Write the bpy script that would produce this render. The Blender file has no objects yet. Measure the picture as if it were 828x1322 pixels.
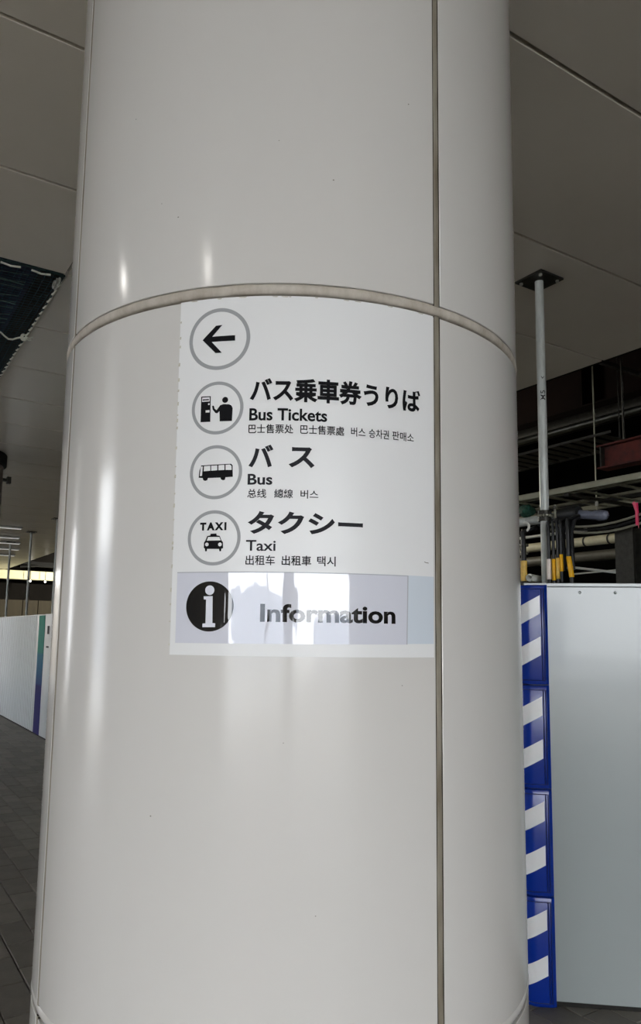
import bpy, bmesh, math, random
from mathutils import Vector, Matrix
from mathutils.geometry import tessellate_polygon
random.seed(7)
PI = math.pi
scene = bpy.context.scene
COL = scene.collection

# ------------------------------------------------------------------ camera, sky, exposure
EYE = 1.55
PITCH, ROLL = 0.12371, 0.013346
cam_d = bpy.data.cameras.new('camera')
cam = bpy.data.objects.new('camera', cam_d)
COL.objects.link(cam)
cam.location = (0, 0, EYE)
F = Vector((0, math.cos(PITCH), math.sin(PITCH)))
X0 = Vector((1, 0, 0)); U0 = Vector((0, -math.sin(PITCH), math.cos(PITCH)))
X = math.cos(ROLL) * X0 + math.sin(ROLL) * U0
U = -math.sin(ROLL) * X0 + math.cos(ROLL) * U0
cam.rotation_euler = Matrix((X, U, -F)).transposed().to_euler()
cam_d.sensor_fit = 'HORIZONTAL'
cam_d.sensor_width = 36
cam_d.lens = 36 * 964.4 / 828
cam_d.shift_y = 38.0 / 828
cam_d.clip_start = 0.02
cam_d.clip_end = 300
scene.camera = cam

world = bpy.data.worlds.new('overcast_sky')
scene.world = world
world.use_nodes = True
wn = world.node_tree.nodes; wl = world.node_tree.links
bg = wn['Background']
bg.inputs['Color'].default_value = (0.93, 0.96, 1.0, 1)
bg.inputs['Strength'].default_value = 11.0

scene.view_settings.view_transform = 'Standard'
scene.view_settings.look = 'None'
scene.view_settings.gamma = 1
scene.view_settings.use_curve_mapping = False
scene.view_settings.exposure = -0.07

# ------------------------------------------------------------------ materials
def lin(c):
    c = c / 255.0
    return c / 12.92 if c <= 0.04045 else ((c + 0.055) / 1.055) ** 2.4
def rgb(r, g, b): return (lin(r), lin(g), lin(b), 1)

def mat(name, col, rough=0.5, metal=0.0, var=0.0, vscale=6.0, bump=0.0, bscale=40.0, spec=0.5,
        emit=None, estr=0.0, stretch=(1, 1, 1), var_col=None, coat=0.0):
    m = bpy.data.materials.new(name); m.use_nodes = True
    n = m.node_tree.nodes; l = m.node_tree.links; p = n['Principled BSDF']
    p.inputs['Base Color'].default_value = col
    p.inputs['Roughness'].default_value = rough
    p.inputs['Metallic'].default_value = metal
    p.inputs['Specular IOR Level'].default_value = spec
    p.inputs['Coat Weight'].default_value = coat
    p.inputs['Coat Roughness'].default_value = 0.05
    tc = n.new('ShaderNodeTexCoord'); mp = n.new('ShaderNodeMapping')
    mp.inputs['Scale'].default_value = stretch
    l.new(tc.outputs['Object'], mp.inputs['Vector'])
    if var > 0:
        t = n.new('ShaderNodeTexNoise'); t.inputs['Scale'].default_value = vscale
        t.inputs['Detail'].default_value = 6; t.inputs['Roughness'].default_value = 0.65
        l.new(mp.outputs[0], t.inputs['Vector'])
        r = n.new('ShaderNodeValToRGB')
        r.color_ramp.elements[0].position = 0.32; r.color_ramp.elements[1].position = 0.68
        vc = var_col or tuple(c * (1 - var) for c in col[:3]) + (1,)
        r.color_ramp.elements[0].color = vc; r.color_ramp.elements[1].color = col
        l.new(t.outputs['Fac'], r.inputs['Fac']); l.new(r.outputs['Color'], p.inputs['Base Color'])
    if bump > 0:
        t = n.new('ShaderNodeTexNoise'); t.inputs['Scale'].default_value = bscale
        t.inputs['Detail'].default_value = 2
        l.new(mp.outputs[0], t.inputs['Vector'])
        b = n.new('ShaderNodeBump'); b.inputs['Strength'].default_value = 1.0
        b.inputs['Distance'].default_value = bump
        l.new(t.outputs['Fac'], b.inputs['Height']); l.new(b.outputs[0], p.inputs['Normal'])
    if emit:
        p.inputs['Emission Color'].default_value = emit
        p.inputs['Emission Strength'].default_value = estr
    return m

M = {}
M['enamel'] = mat('warm_white_enamel', rgb(205, 202, 197), 0.145, var=0.03, vscale=1.2, bump=0.0006, bscale=3.0)
M['bead'] = mat('dirty_joint_sealant', rgb(194, 187, 176), 0.6, var=0.45, vscale=22, stretch=(1, 1, 0.5), var_col=rgb(162, 152, 138), spec=0.3)
M['seam'] = mat('weathered_vertical_sealant', rgb(150, 144, 130), 0.8, var=0.5, vscale=30, stretch=(1, 1, 0.15), var_col=rgb(108, 99, 84), spec=0.2)
M['core'] = mat('dark_joint_gap', rgb(44, 39, 32), 0.95, spec=0.1)
M['speck'] = mat('enamel_chip', rgb(92, 84, 72), 0.8)
M['sign'] = mat('white_sign_film', rgb(224, 224, 223), 0.32, spec=0.4)
M['sign_edge'] = mat('yellowed_film_edge', rgb(196, 190, 172), 0.5, var=0.3, vscale=60)
M['grey'] = mat('grey_print', rgb(152, 153, 154), 0.5, spec=0.3)
M['black'] = mat('black_print', rgb(14, 14, 17), 0.65, spec=0.12)
M['faded'] = mat('faded_black_print', rgb(44, 44, 48), 0.65, spec=0.12, var=0.25, vscale=40)
M['blueband'] = mat('pale_blue_print', rgb(200, 208, 216), 0.3)
M['film'] = mat('glossy_pale_film', rgb(208, 209, 218), 0.02, bump=0.0012, bscale=9, stretch=(2.2, 1, 0.5), spec=0.75)
M['filmblack'] = mat('glossy_black_print', rgb(14, 15, 18), 0.02, bump=0.0012, bscale=9, stretch=(2.2, 1, 0.5), spec=0.75)
M['filmwhite'] = mat('glossy_white_print', rgb(222, 223, 232), 0.02, bump=0.0012, bscale=9, stretch=(2.2, 1, 0.5), spec=0.75)
M['film_edge'] = mat('film_cut_edge', rgb(168, 170, 176), 0.4)
M['ceil'] = mat('grey_ceiling_panel', rgb(226, 218, 204), 0.24, var=0.06, vscale=0.9, bump=0.002, bscale=1.6)
M['joint'] = mat('black_ceiling_joint', rgb(30, 28, 25), 0.9)
M['navy'] = mat('navy_sheeting', rgb(26, 36, 66), 0.7, var=0.5, vscale=3)
M['net'] = mat('dark_green_net_cord', rgb(36, 74, 84), 0.8)
M['netfold'] = mat('grey_green_net_cord', rgb(92, 116, 108), 0.8)
M['rope_dark'] = mat('dark_green_rope', rgb(20, 44, 42), 0.8)
M['twine'] = mat('white_twine', rgb(222, 222, 208), 0.7)
M['steel'] = mat('galvanised_steel', rgb(214, 218, 214), 0.42, metal=0.15, var=0.3, vscale=26, stretch=(1, 1, 0.25), bump=0.0006, bscale=60)
M['darksteel'] = mat('dark_steel', rgb(70, 68, 62), 0.5, metal=0.6, var=0.4, vscale=30)
M['bolt'] = mat('bright_bolt_steel', rgb(190, 190, 182), 0.3, metal=0.8)
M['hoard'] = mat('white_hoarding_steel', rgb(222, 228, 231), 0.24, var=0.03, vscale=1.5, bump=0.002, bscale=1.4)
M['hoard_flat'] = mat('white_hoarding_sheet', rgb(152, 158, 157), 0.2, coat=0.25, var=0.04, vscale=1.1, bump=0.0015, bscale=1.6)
M['blue'] = mat('glossy_blue_vinyl', rgb(8, 44, 138), 0.22, bump=0.0015, bscale=12)
M['bluejoint'] = mat('deep_blue_vinyl', rgb(6, 26, 92), 0.3)
M['whitetape'] = mat('white_reflective_tape', rgb(222, 222, 222), 0.16, bump=0.0008, bscale=18)
M['tile'] = mat('dark_paving_tile', rgb(116, 111, 102), 0.6, var=0.25, vscale=7, bump=0.001, bscale=80)
M['tile2'] = mat('darker_paving_tile', rgb(106, 101, 93), 0.6, var=0.25, vscale=7, bump=0.001, bscale=80)
M['grout'] = mat('paving_grout', rgb(58, 56, 52), 0.9)
M['street'] = mat('street_paving', rgb(190, 190, 188), 0.6, var=0.3, vscale=0.6)
M['palefacade'] = mat('pale_street_facade', rgb(206, 212, 222), 0.5, var=0.35, vscale=0.5, stretch=(3, 3, 0.5))
M['facade'] = mat('beige_facade', rgb(176, 168, 156), 0.5, var=0.3, vscale=0.7)
M['voidwall'] = mat('dark_concrete', rgb(24, 22, 20), 0.95, spec=0.1, var=0.4, vscale=1.4)  # concrete coloured near black with random mottling
M['board'] = mat('brown_board', rgb(58, 51, 36), 0.8, var=0.3, vscale=4, stretch=(3, 3, 0.4))
M['cream'] = mat('cream_painted_beam', rgb(228, 222, 184), 0.6, var=0.15, vscale=3)
M['creampipe'] = mat('cream_pipe_lagging', rgb(222, 214, 182), 0.5, var=0.2, vscale=10)
M['rack'] = mat('galvanised_cable_rack', rgb(170, 168, 146), 0.45, metal=0.3, var=0.2, vscale=10)
M['darkred'] = mat('shaded_red_steel', rgb(24, 12, 10), 0.9, spec=0.1, var=0.5, vscale=3)  # red steel with the void's shade put into its colour
M['darkduct'] = mat('grey_brown_pipe', rgb(96, 92, 80), 0.5, var=0.3, vscale=10)
M['darkpipe'] = mat('dull_zinc_pipe', rgb(120, 120, 112), 0.28, metal=0.9, var=0.3, vscale=12)
M['redbeam'] = mat('red_primed_steel', rgb(112, 42, 32), 0.7, var=0.6, vscale=7, var_col=rgb(52, 22, 18))
M['blackrub'] = mat('black_rubber', rgb(26, 27, 29), 0.45)
M['wrap'] = mat('grey_plastic_wrap', rgb(112, 116, 132), 0.35, var=0.3, vscale=30, bump=0.004, bscale=40)
M['yellow'] = mat('amber_yellow_sleeve', rgb(255, 190, 4), 0.4, var=0.12, vscale=50)
M['paleyellow'] = mat('pale_yellow_sleeve', rgb(250, 205, 96), 0.4, var=0.2, vscale=50)
M['offwhite'] = mat('offwhite_sleeve', rgb(240, 228, 218), 0.5, var=0.1, vscale=50)
M['greenbag'] = mat('green_mesh_fabric', rgb(30, 84, 66), 0.8, var=0.6, vscale=30, bump=0.01, bscale=60)
M['pink'] = mat('pink_marker_tape', rgb(232, 60, 110), 0.5)
M['cable'] = mat('grey_cable', rgb(150, 148, 130), 0.5, var=0.3, vscale=15)
M['blackcable'] = mat('black_cable', rgb(28, 28, 28), 0.5)
M['whitepipe'] = mat('white_plastic_pipe', rgb(224, 224, 216), 0.35)
M['darkcol'] = mat('pinkish_grey_column_paint', rgb(150, 138, 130), 0.4, var=0.1, vscale=3)
M['lampglow'] = mat('lit_lamp_diffuser', rgb(250, 250, 245), 0.4, emit=(1, 0.97, 0.92, 1), estr=62.0)
M['stripglow'] = mat('dim_glow_strip', rgb(250, 250, 245), 0.4, emit=(1, 0.98, 0.92, 1), estr=0.4)
M['bulbglow'] = mat('lit_bulb', rgb(250, 250, 245), 0.4, emit=(1, 0.95, 0.85, 1), estr=14)
M['trimwhite'] = mat('white_lamp_trim', rgb(200, 198, 192), 0.4)

# colour-graded print on the long hoarding: green at the top, teal, navy at the foot
def stripe_mat():
    m = mat('green_to_navy_print', rgb(60, 140, 124), 0.6, spec=0.1)
    n = m.node_tree.nodes; l = m.node_tree.links
    tc = n.new('ShaderNodeTexCoord'); sx = n.new('ShaderNodeSeparateXYZ'); r = n.new('ShaderNodeValToRGB')
    mr = n.new('ShaderNodeMapRange'); mr.inputs['From Max'].default_value = 1.8
    l.new(tc.outputs['Object'], sx.inputs[0]); l.new(sx.outputs['Z'], mr.inputs['Value'])
    l.new(mr.outputs[0], r.inputs['Fac']); l.new(r.outputs['Color'], n['Principled BSDF'].inputs['Base Color'])
    e = r.color_ramp.elements
    e[0].position = 0; e[0].color = rgb(42, 40, 104)
    e[1].position = 1; e[1].color = rgb(66, 160, 136)
    for p, c in ((0.40, rgb(42, 46, 112)), (0.42, rgb(44, 76, 128)), (0.66, rgb(58, 128, 150)), (0.68, rgb(60, 146, 132))):
        k = e.new(p); k.color = c
    return m
M['stripe'] = stripe_mat()

# ------------------------------------------------------------------ helpers
ANG = math.atan2(0.539, 0.842)                 # the building grid against the camera's north
CA, SA = math.cos(ANG), math.sin(ANG)
def W(b, t, z=0.0):
    """building grid (b across, t along the arcade, z up) -> world"""
    return Vector((CA * b - SA * t, SA * b + CA * t, z))

class MB:
    def __init__(s): s.v = []; s.f = []
    def add(s, vs, fs):
        o = len(s.v); s.v += [tuple(x) for x in vs]; s.f += [tuple(i + o for i in f) for f in fs]; return s
    def box(s, x0, x1, y0, y1, z0, z1):
        vs = [(x, y, z) for x in (x0, x1) for y in (y0, y1) for z in (z0, z1)]
        return s.add(vs, [(0, 1, 3, 2), (4, 6, 7, 5), (0, 4, 5, 1), (2, 3, 7, 6), (0, 2, 6, 4), (1, 5, 7, 3)])
    def bbox(s, x0, x1, y0, y1, z0, z1, c):
        """box with chamfered edges (24 verts, 44 faces as quads/tris)"""
        bm = bmesh.new()
        vs = [bm.verts.new((x, y, z)) for x in (x0, x1) for y in (y0, y1) for z in (z0, z1)]
        for f in [(0, 1, 3, 2), (4, 6, 7, 5), (0, 4, 5, 1), (2, 3, 7, 6), (0, 2, 6, 4), (1, 5, 7, 3)]:
            bm.faces.new([vs[i] for i in f])
        bmesh.ops.bevel(bm, geom=bm.edges[:], offset=c, segments=1, affect='EDGES')
        bm.verts.index_update()
        s.add([v.co[:] for v in bm.verts], [[v.index for v in f.verts] for f in bm.faces]); bm.free(); return s
    def tube(s, path, r, n=12, cap=True, rr=None):
        path = [Vector(p) for p in path]; rings = []
        up = None
        for i, p in enumerate(path):
            d = (path[min(i + 1, len(path) - 1)] - path[max(i - 1, 0)]).normalized()
            if up is None:
                up = Vector((0, 0, 1)) if abs(d.z) < 0.9 else Vector((1, 0, 0))
            a = d.cross(up).normalized(); b = a.cross(d).normalized(); up = b
            q = rr[i] if rr else r
            rings.append([p + a * (q * math.cos(2 * PI * k / n)) + b * (q * math.sin(2 * PI * k / n)) for k in range(n)])
        vs = [v for ring in rings for v in ring]; fs = []
        for i in range(len(path) - 1):
            for k in range(n):
                fs.append((i * n + k, i * n + (k + 1) % n, (i + 1) * n + (k + 1) % n, (i + 1) * n + k))
        if cap:
            fs.append(tuple(range(n - 1, -1, -1))); fs.append(tuple((len(path) - 1) * n + k for k in range(n)))
        return s.add(vs, fs)
    def build(s, name, m, parent=None, loc=(0, 0, 0), rot=0.0, smooth=False, sub=Vector((0, 0, 0))):
        me = bpy.data.meshes.new(name)
        me.from_pydata([tuple(Vector(v) - sub) for v in s.v], [], s.f)
        bm = bmesh.new(); bm.from_mesh(me); bmesh.ops.recalc_face_normals(bm, faces=bm.faces[:])
        bm.to_mesh(me); bm.free()
        me.materials.append(m if not isinstance(m, str) else M[m])
        if smooth:
            for p in me.polygons: p.use_smooth = True
            try: me.set_sharp_from_angle(angle=math.radians(38))
            except Exception: pass
        o = bpy.data.objects.new(name, me); COL.objects.link(o)
        if parent is not None: o.parent = parent
        else: o.location = loc; o.rotation_euler = (0, 0, rot)
        return o

def tag(o, label=None, cat=None, group=None, kind=None):
    if label: o['label'] = label
    if cat: o['category'] = cat
    if group: o['group'] = group
    if kind: o['kind'] = kind
    return o
GS = 1.0        # the site behind the hoarding and the poles were surveyed with a 1:1.136 staff, applied about eye height
def mp(v):
    return Vector((v[0] * GS, v[1] * GS, EYE + (v[2] - EYE) * GS if v[2] > EYE else v[2]))
class Thing:
    """an Empty in the building grid; parts are given in absolute grid coordinates"""
    def __init__(s, name, label, cat, org, group=None, kind=None):
        s.org = mp(org)
        e = bpy.data.objects.new(name, None); COL.objects.link(e); e.empty_display_size = 0.1
        e.location = W(*s.org); e.rotation_euler = (0, 0, ANG); s.e = e
        tag(e, label, cat, group, kind)
    def part(s, mb, name, m, smooth=False, parent=None, kind=None, label=None):
        mb.v = [mp(v) for v in mb.v]
        o = mb.build(name, m, parent or s.e, smooth=smooth, sub=s.org)
        return tag(o, label, None, None, kind)
def single(mb, name, m, org, label=None, cat=None, group=None, kind=None, smooth=False):
    mb.v = [mp(v) for v in mb.v]
    o = mb.build(name, m, None, W(*mp(org)), ANG, smooth, sub=mp(org))
    return tag(o, label, cat, group, kind)

# ------------------------------------------------------------------ floor
H = 3.590
T0, TS = 2.4924, 0.8797          # ceiling joints along the arcade
B1, B2 = 0.952, 4.635           # ceiling joints across it
fl = Thing('floor', None, None, (0, 0, 0), kind='structure')
fl.part(MB().box(-9.5, 40, -30, 44, -0.30, -0.022), 'paving_bed', 'grout')
TB, TT, GAP = 0.145, 0.30, 0.006
tile_me = [None, None]
def tile_mesh(k):
    if tile_me[k] is None:
        o = MB().bbox(-TB / 2 + GAP / 2, TB / 2 - GAP / 2, -TT / 2 + GAP / 2, TT / 2 - GAP / 2, -0.021, 0, 0.003).build('paving_tile', 'tile' if k == 0 else 'tile2', fl.e)
        tile_me[k] = o.data; bpy.data.objects.remove(o)
    return tile_me[k]
cells = []
for i in range(-40, 22):
    b = 0.825 + TB * (i + 0.5)
    if b < -4.5 or b > 3.6: continue
    for j in range(-22, 52):
        t = 4.58 + TT * (j + (0.5 if i % 2 else 0.0))
        cells.append((b, t))
def near_key(c):
    # tiles of the strip of floor between the column and the long hoarding, nearest first
    p = W(c[0], c[1]); az = math.degrees(math.atan2(p.x, p.y)); d = p.length
    ok = -26.5 < az < -17.2 and d > 3.0
    return d if ok else 1e3 + d
cells.sort(key=near_key)
for (b, t) in cells[:290]:
    o = bpy.data.objects.new('paving_tile', tile_mesh(random.random() < 0.4)); COL.objects.link(o); o.parent = fl.e
    o.location = (b, t, random.uniform(-0.0015, 0.0015)); o.rotation_euler = (random.uniform(-.004, .004), random.uniform(-.004, .004), 0)
for kk in (0, 1):
    mb = MB()
    for q, (b, t) in enumerate(cells[290:]):
        if (random.random() < 0.4) != bool(kk) and (q * 7 + 3) % 5 < 3: pass
        if ((q * 2654435761) >> 5) % 5 < 2:
            if kk == 0: continue
        elif kk == 1: continue
        h = 0.0015 * math.sin(q * 1.7)
        mb.box(b - TB / 2 + .003, b + TB / 2 - .003, t - TT / 2 + .003, t + TT / 2 - .003, -0.021, h)
    fl.part(mb, 'paving_field', 'tile' if kk == 0 else 'tile2', kind='stuff')
# paving beyond the laid tiles
fl.part(MB().box(-9.5, -4.55, -16, 40, -0.021, 0.0).box(-4.55, 3.75, -16, -2.2, -0.021, 0.0).box(-4.55, 3.75, 20.1, 40, -0.021, 0.0), 'far_paving', 'tile')
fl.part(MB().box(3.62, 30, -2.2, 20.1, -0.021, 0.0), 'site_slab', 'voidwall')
street = single(MB().box(-60, -9.5, -60, 70, -0.25, -0.10).box(-9.5, 40, -60, -16, -0.25, -0.10), 'trim_1', 'street', (0, 0, 0), kind='structure')

# ------------------------------------------------------------------ ceiling of long metal panels
ce = Thing('ceiling', None, None, (0, 0, H), kind='structure')
PB = B2 - B1
cols = [(B1, B2), (B1 - PB, B1), (B1 - 2 * PB, B1 - PB)]
J = 0.008
pm = MB().bbox(-PB / 2 + J, PB / 2 - J, -TS / 2 + J, TS / 2 - J, 0, 0.045, 0.002).build('ceiling_panel', 'ceil', ce.e)
pme = pm.data; bpy.data.objects.remove(pm)
KMIN, KMAX = -11, 30
for ci, (c0, c1) in enumerate(cols):
    for k in range(KMIN, KMAX):
        if ci == 1 and 2 <= k < 7: continue
        o = bpy.data.objects.new('ceiling_panel', pme); COL.objects.link(o); o.parent = ce.e
        o.location = ((c0 + c1) / 2, T0 + TS * (k + 0.5), random.uniform(0, 0.0015))
        o.rotation_euler = (random.uniform(-.0012, .0012), random.uniform(-.0006, .0006), 0)
bk = MB(); ta, tb = T0 + TS * KMIN, T0 + TS * KMAX
oa, ob = T0 + TS * 2, T0 + TS * 7
bl = cols[2][0]
bk.box(B1 + .01, B2 - .004, ta, tb, H + .030, H + .40)
bk.box(bl, B1 - PB, ta, tb, H + .030, H + .40)
bk.box(B1 - PB, B1 + .01, ta, oa, H + .030, H + .40)
bk.box(B1 - PB, B1 + .01, ob, tb, H + .030, H + .40)
ce.part(bk, 'ceiling_backing', 'joint')  # black slab added above the panels to keep the joints dark
# shaft above the missing panels, lined with navy sheeting
sh = MB(); e = 0.02
sh.box(B1 - PB - e, B1 + e, oa - e, ob + e, H + 1.20, H + 1.25)
sh.box(B1 - PB - e, B1 - PB, oa, ob, H + .40, H + 1.2); sh.box(B1 + .01, B1 + .01 + e, oa, ob, H + .40, H + 1.2)
sh.box(B1 - PB, B1, oa - e, oa, H + .40, H + 1.2); sh.box(B1 - PB, B1, ob, ob + e, H + .40, H + 1.2)
ce.part(sh, 'shaft_lining', 'navy')

# downlights in the row left of the column
for t in (0.55, 2.88):
    b = -1.88
    d = Thing('ceiling_downlight', 'small round lit ceiling downlight ' + ('nearer the missing ceiling panels' if t > 2 else 'one panel pair before the missing ceiling panels'), 'ceiling light', (b, t, H), 'round downlights in the ceiling')
    ring = MB(); n = 28
    vs = []; 
    for r, z in ((.076, H), (.092, H - .002), (.092, H - .010), (.074, H - .010), (.072, H - .001)):
        vs += [(b + r * math.cos(2 * PI * k / n), t + r * math.sin(2 * PI * k / n), z) for k in range(n)]
    ring.add(vs, [(i * n + k, i * n + (k + 1) % n, (i + 1) * n + (k + 1) % n, (i + 1) * n + k) for i in range(4) for k in range(n)])
    d.part(ring, 'lamp_trim', 'trimwhite', True)
    di = MB(); di.tube([(b, t, H - .003), (b, t, H - .007)], .071, n)
    d.part(di, 'diffuser', 'lampglow', True)
# emissive strips added for bright streaks on the far ceiling
for i, (b, t) in enumerate(((2.33, 15.7), (2.61, 17.4), (2.84, 18.5), (3.09, 19.9), (3.3, 21.6))):
    ordw = ('nearest', 'second', 'third', 'fourth', 'farthest')[i]
    d = Thing('ceiling_glow_strip', ordw + ' of the faint glowing strips added to the far ceiling at left edge', 'ceiling light', (b, t, H), 'glowing strips added to the far ceiling')
    d.part(MB().box(b - .62, b + .62, t - .05, t + .05, H - .03, H), 'housing', 'trimwhite')
    d.part(MB().box(b - .60, b + .60, t - .022, t + .022, H - .042, H - .030), 'glow_strip', 'stripglow')

# ------------------------------------------------------------------ safety net closing the opening
nt = Thing('safety_net', 'dark green mesh net laced across the opening of missing ceiling panels', 'net', (B1, oa, H))
NB, NT = 96, 112
def net_z(u, v):      # u across 0..1, v along 0..1
    s = 4 * u * (1 - u) * 4 * v * (1 - v)
    return H + 0.030 - 0.10 * s + 0.012 * math.sin(u * 23 + v * 9) * s + 0.02 * s * math.sin(v * 17)
nb0, nb1, nt0, nt1 = B1 - PB + .02, B1 - .012, oa + .012, ob - .012
strands = MB()
def strip(pts, w, axis):
    vs = []
    for p in pts:
        a = (w, 0, 0) if axis == 0 else (0, w, 0)
        vs += [(p[0] - a[0], p[1] - a[1], p[2]), (p[0] + a[0], p[1] + a[1], p[2]), (p[0], p[1], p[2] + w * 1.6)]
    fs = []
    for i in range(len(pts) - 1):
        for k in range(3): fs.append((i * 3 + k, i * 3 + (k + 1) % 3, i * 3 + 3 + (k + 1) % 3, i * 3 + 3 + k))
    strands.add(vs, fs)
for i in range(NB + 1):
    u = i / NB
    strip([(nb0 + (nb1 - nb0) * u + .006 * math.sin(j * .6 + i), nt0 + (nt1 - nt0) * j / 28, net_z(u, j / 28)) for j in range(29)], .0016, 0)
for i in range(NT + 1):
    v = i / NT
    strip([(nb0 + (nb1 - nb0) * j / 24, nt0 + (nt1 - nt0) * v + .006 * math.sin(j * .7 + i), net_z(j / 24, v)) for j in range(25)], .0016, 1)
nt.part(strands, 'net_mesh', 'net', kind='stuff')
folds = MB()
for q in range(15):
    t = oa + 0.16 + 0.055 * q; ph = q * 1.3
    folds.tube([(nb1 - .02 - (0.14 + 1.5 * s), t * (1 - 0.0) + .05 * math.sin(s * 6 + ph) + .32 * s * math.sin(ph), net_z(0.9 - .5 * s, .1 + .02 * q) - .004) for s in [k / 14 for k in range(15)]], .0018, 4)
nt.part(folds, 'net_folds', 'netfold', True, kind='stuff')
ed = MB()
ed.tube([(nb1 + .004, nt0 - .003 + (nt1 - nt0) * k / 40, H - .004 + .003 * math.sin(k)) for k in range(41)], .007, 8)
ed.tube([(nb1 - (nb1 - nb0) * k / 40, nt0 - .003, H - .004 + .003 * math.sin(k)) for k in range(41)], .007, 8)
nt.part(ed, 'edge_rope', 'rope_dark', True)
st = MB()
k = 0
p = nt0 + .10
while p < nt1 - .1:
    L = random.uniform(.05, .075)
    st.tube([(nb1 + .008, p, H - .008), (nb1 + .004, p + L / 2, H - .015), (nb1 + .001, p + L, H - .009)], .0065, 6); p += L + random.uniform(.04, .055)
p = nb1 - .07
while p > nb0 + .1:
    L = random.uniform(.10, .13)
    st.tube([(p, nt0 + .004, H - .016), (p - L / 2, nt0 + .008, H - .022), (p - L, nt0 + .004, H - .016)], .0055, 6); p -= L + random.uniform(.05, .07)
nt.part(st, 'lacing_twine', 'twine', True, kind='stuff')
# knots at the corner and half way, loose cord hanging inside
kn = MB()
for a in range(3):
    rr = .012 + .004 * a
    kn.tube([(nb1 - .006 + rr * math.cos(x), 5.30 + .010 * a + .5 * rr * math.sin(x * 2), H - .018 + rr * math.sin(x)) for x in [2 * PI * i / 14 for i in range(15)]], .006, 6, cap=False)
for s in (-1, 1):
    kn.tube([(nb1 - .004, 5.305, H - .02), (nb1 + .025, 5.305 + .022 * s, H - .03), (nb1 + .045, 5.305 + .03 * s, H - .022)], .0045, 6)
nt.part(kn, 'cord_knot', 'twine', True)
nt.part(MB().tube([(nb1 - .02 - .028 * i, 5.32 + .02 * math.sin(i * .8) , H - .02 - .028 * math.sin(i * .55) ** 2) for i in range(34)], .0062, 6), 'loose_cord', 'twine', True)
ck = MB()
for a in range(2):
    ck.tube([(nb1 - .012 - .014 * a, 4.32 + .05 * a + .034 * math.sin(x), H - .020 + .016 * math.cos(x)) for x in [2 * PI * i / 16 for i in range(17)]], .006, 8, cap=False)
ck.tube([(nb1 - .025, 4.30, H - .014), (nb1 - .012, 4.365, H - .034), (nb1 - .004, 4.445, H - .016)], .007, 8)
nt.part(ck, 'corner_shackle', 'bolt', True)

# ------------------------------------------------------------------ the round column
KC = 0.8
CX, CY, RC = -0.0997 * KC, 2.5174 * KC, 0.75 * KC
ZR1, ZR2 = 0.7516, 2.2304
def cylp(th, r, z): return (r * math.sin(th), -r * math.cos(th), z)
def arc_slab(mb, a0, a1, r0, r1, z0, z1, bev=0.0012, n=36):
    """curved plate with chamfered front edges"""
    vs = []; fs = []
    prof = [(r0, z0), (r1 - bev, z0), (r1, z0 + bev), (r1, z1 - bev), (r1 - bev, z1), (r0, z1)]
    da = bev / r1
    angs = [a0, a0 + da] + [a0 + (a1 - a0) * i / n for i in range(1, n)] + [a1 - da, a1]
    for i, a in enumerate(angs):
        endcap = i in (0, len(angs) - 1)
        for (r, z) in prof:
            rr = min(r, r1 - bev) if endcap else r
            vs.append(cylp(a, rr, z))
    m = len(prof)
    for i in range(len(angs) - 1):
        for k in range(m): fs.append((i * m + k, i * m + (k + 1) % m, (i + 1) * m + (k + 1) % m, (i + 1) * m + k))
    fs.append(tuple(range(m))); fs.append(tuple((len(angs) - 1) * m + k for k in range(m)))
    return mb.add(vs, fs)
colm = bpy.data.objects.new('column', None); COL.objects.link(colm); colm.location = (CX, CY, 0)
tag(colm, 'large round column clad in glossy warm white panels with the direction sign', 'column')
S0 = math.radians(32.2)
SEAMS = [S0 + k * PI / 2 for k in range(4)]
hw = 0.0088 / RC
rows = [(0.004, ZR1 - .0144), (ZR1 + .0136, ZR2 - .0148), (ZR2 + .0136, H - .004)]
for (z0, z1) in rows:
    for s in SEAMS:
        arc_slab(MB(), s + hw, s + PI / 2 - hw, RC - .03, RC, z0, z1).build('cladding_panel', 'enamel', colm, smooth=True)
core = MB(); n = 72
core.add([cylp(2 * PI * k / n, RC - .014, z) for z in (0.001, H - .001) for k in range(n)],
         [(k, (k + 1) % n, n + (k + 1) % n, n + k) for k in range(n)] + [tuple(range(n)), tuple(range(n, 2 * n))])
core.build('core', 'core', colm, smooth=True)
for zc in (ZR1, ZR2):
    mb = MB(); n = 144; prof = []
    for i in range(9):
        a = -PI / 2 + PI * i / 8
        prof.append((RC - .010 + .011 * math.cos(a) ** .6 if abs(math.cos(a)) > 1e-6 else RC - .012, zc + .0024 + .0114 * math.sin(a)))
    prof = [(RC - .02, prof[0][1])] + prof + [(RC - .02, prof[-1][1])]
    m = len(prof)
    vs = [cylp(2 * PI * k / n, r + .0005 * math.sin(k * 1.3), z + .0006 * math.sin(k * 2.1 + i)) for k in range(n) for i, (r, z) in enumerate(prof)]
    mb.add(vs, [(k * m + i, k * m + i + 1, ((k + 1) % n) * m + i + 1, ((k + 1) % n) * m + i) for k in range(n) for i in range(m - 1)])
    mb.build('joint_ring', 'bead' if zc > 2 else 'enamel', colm, smooth=True)
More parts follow.
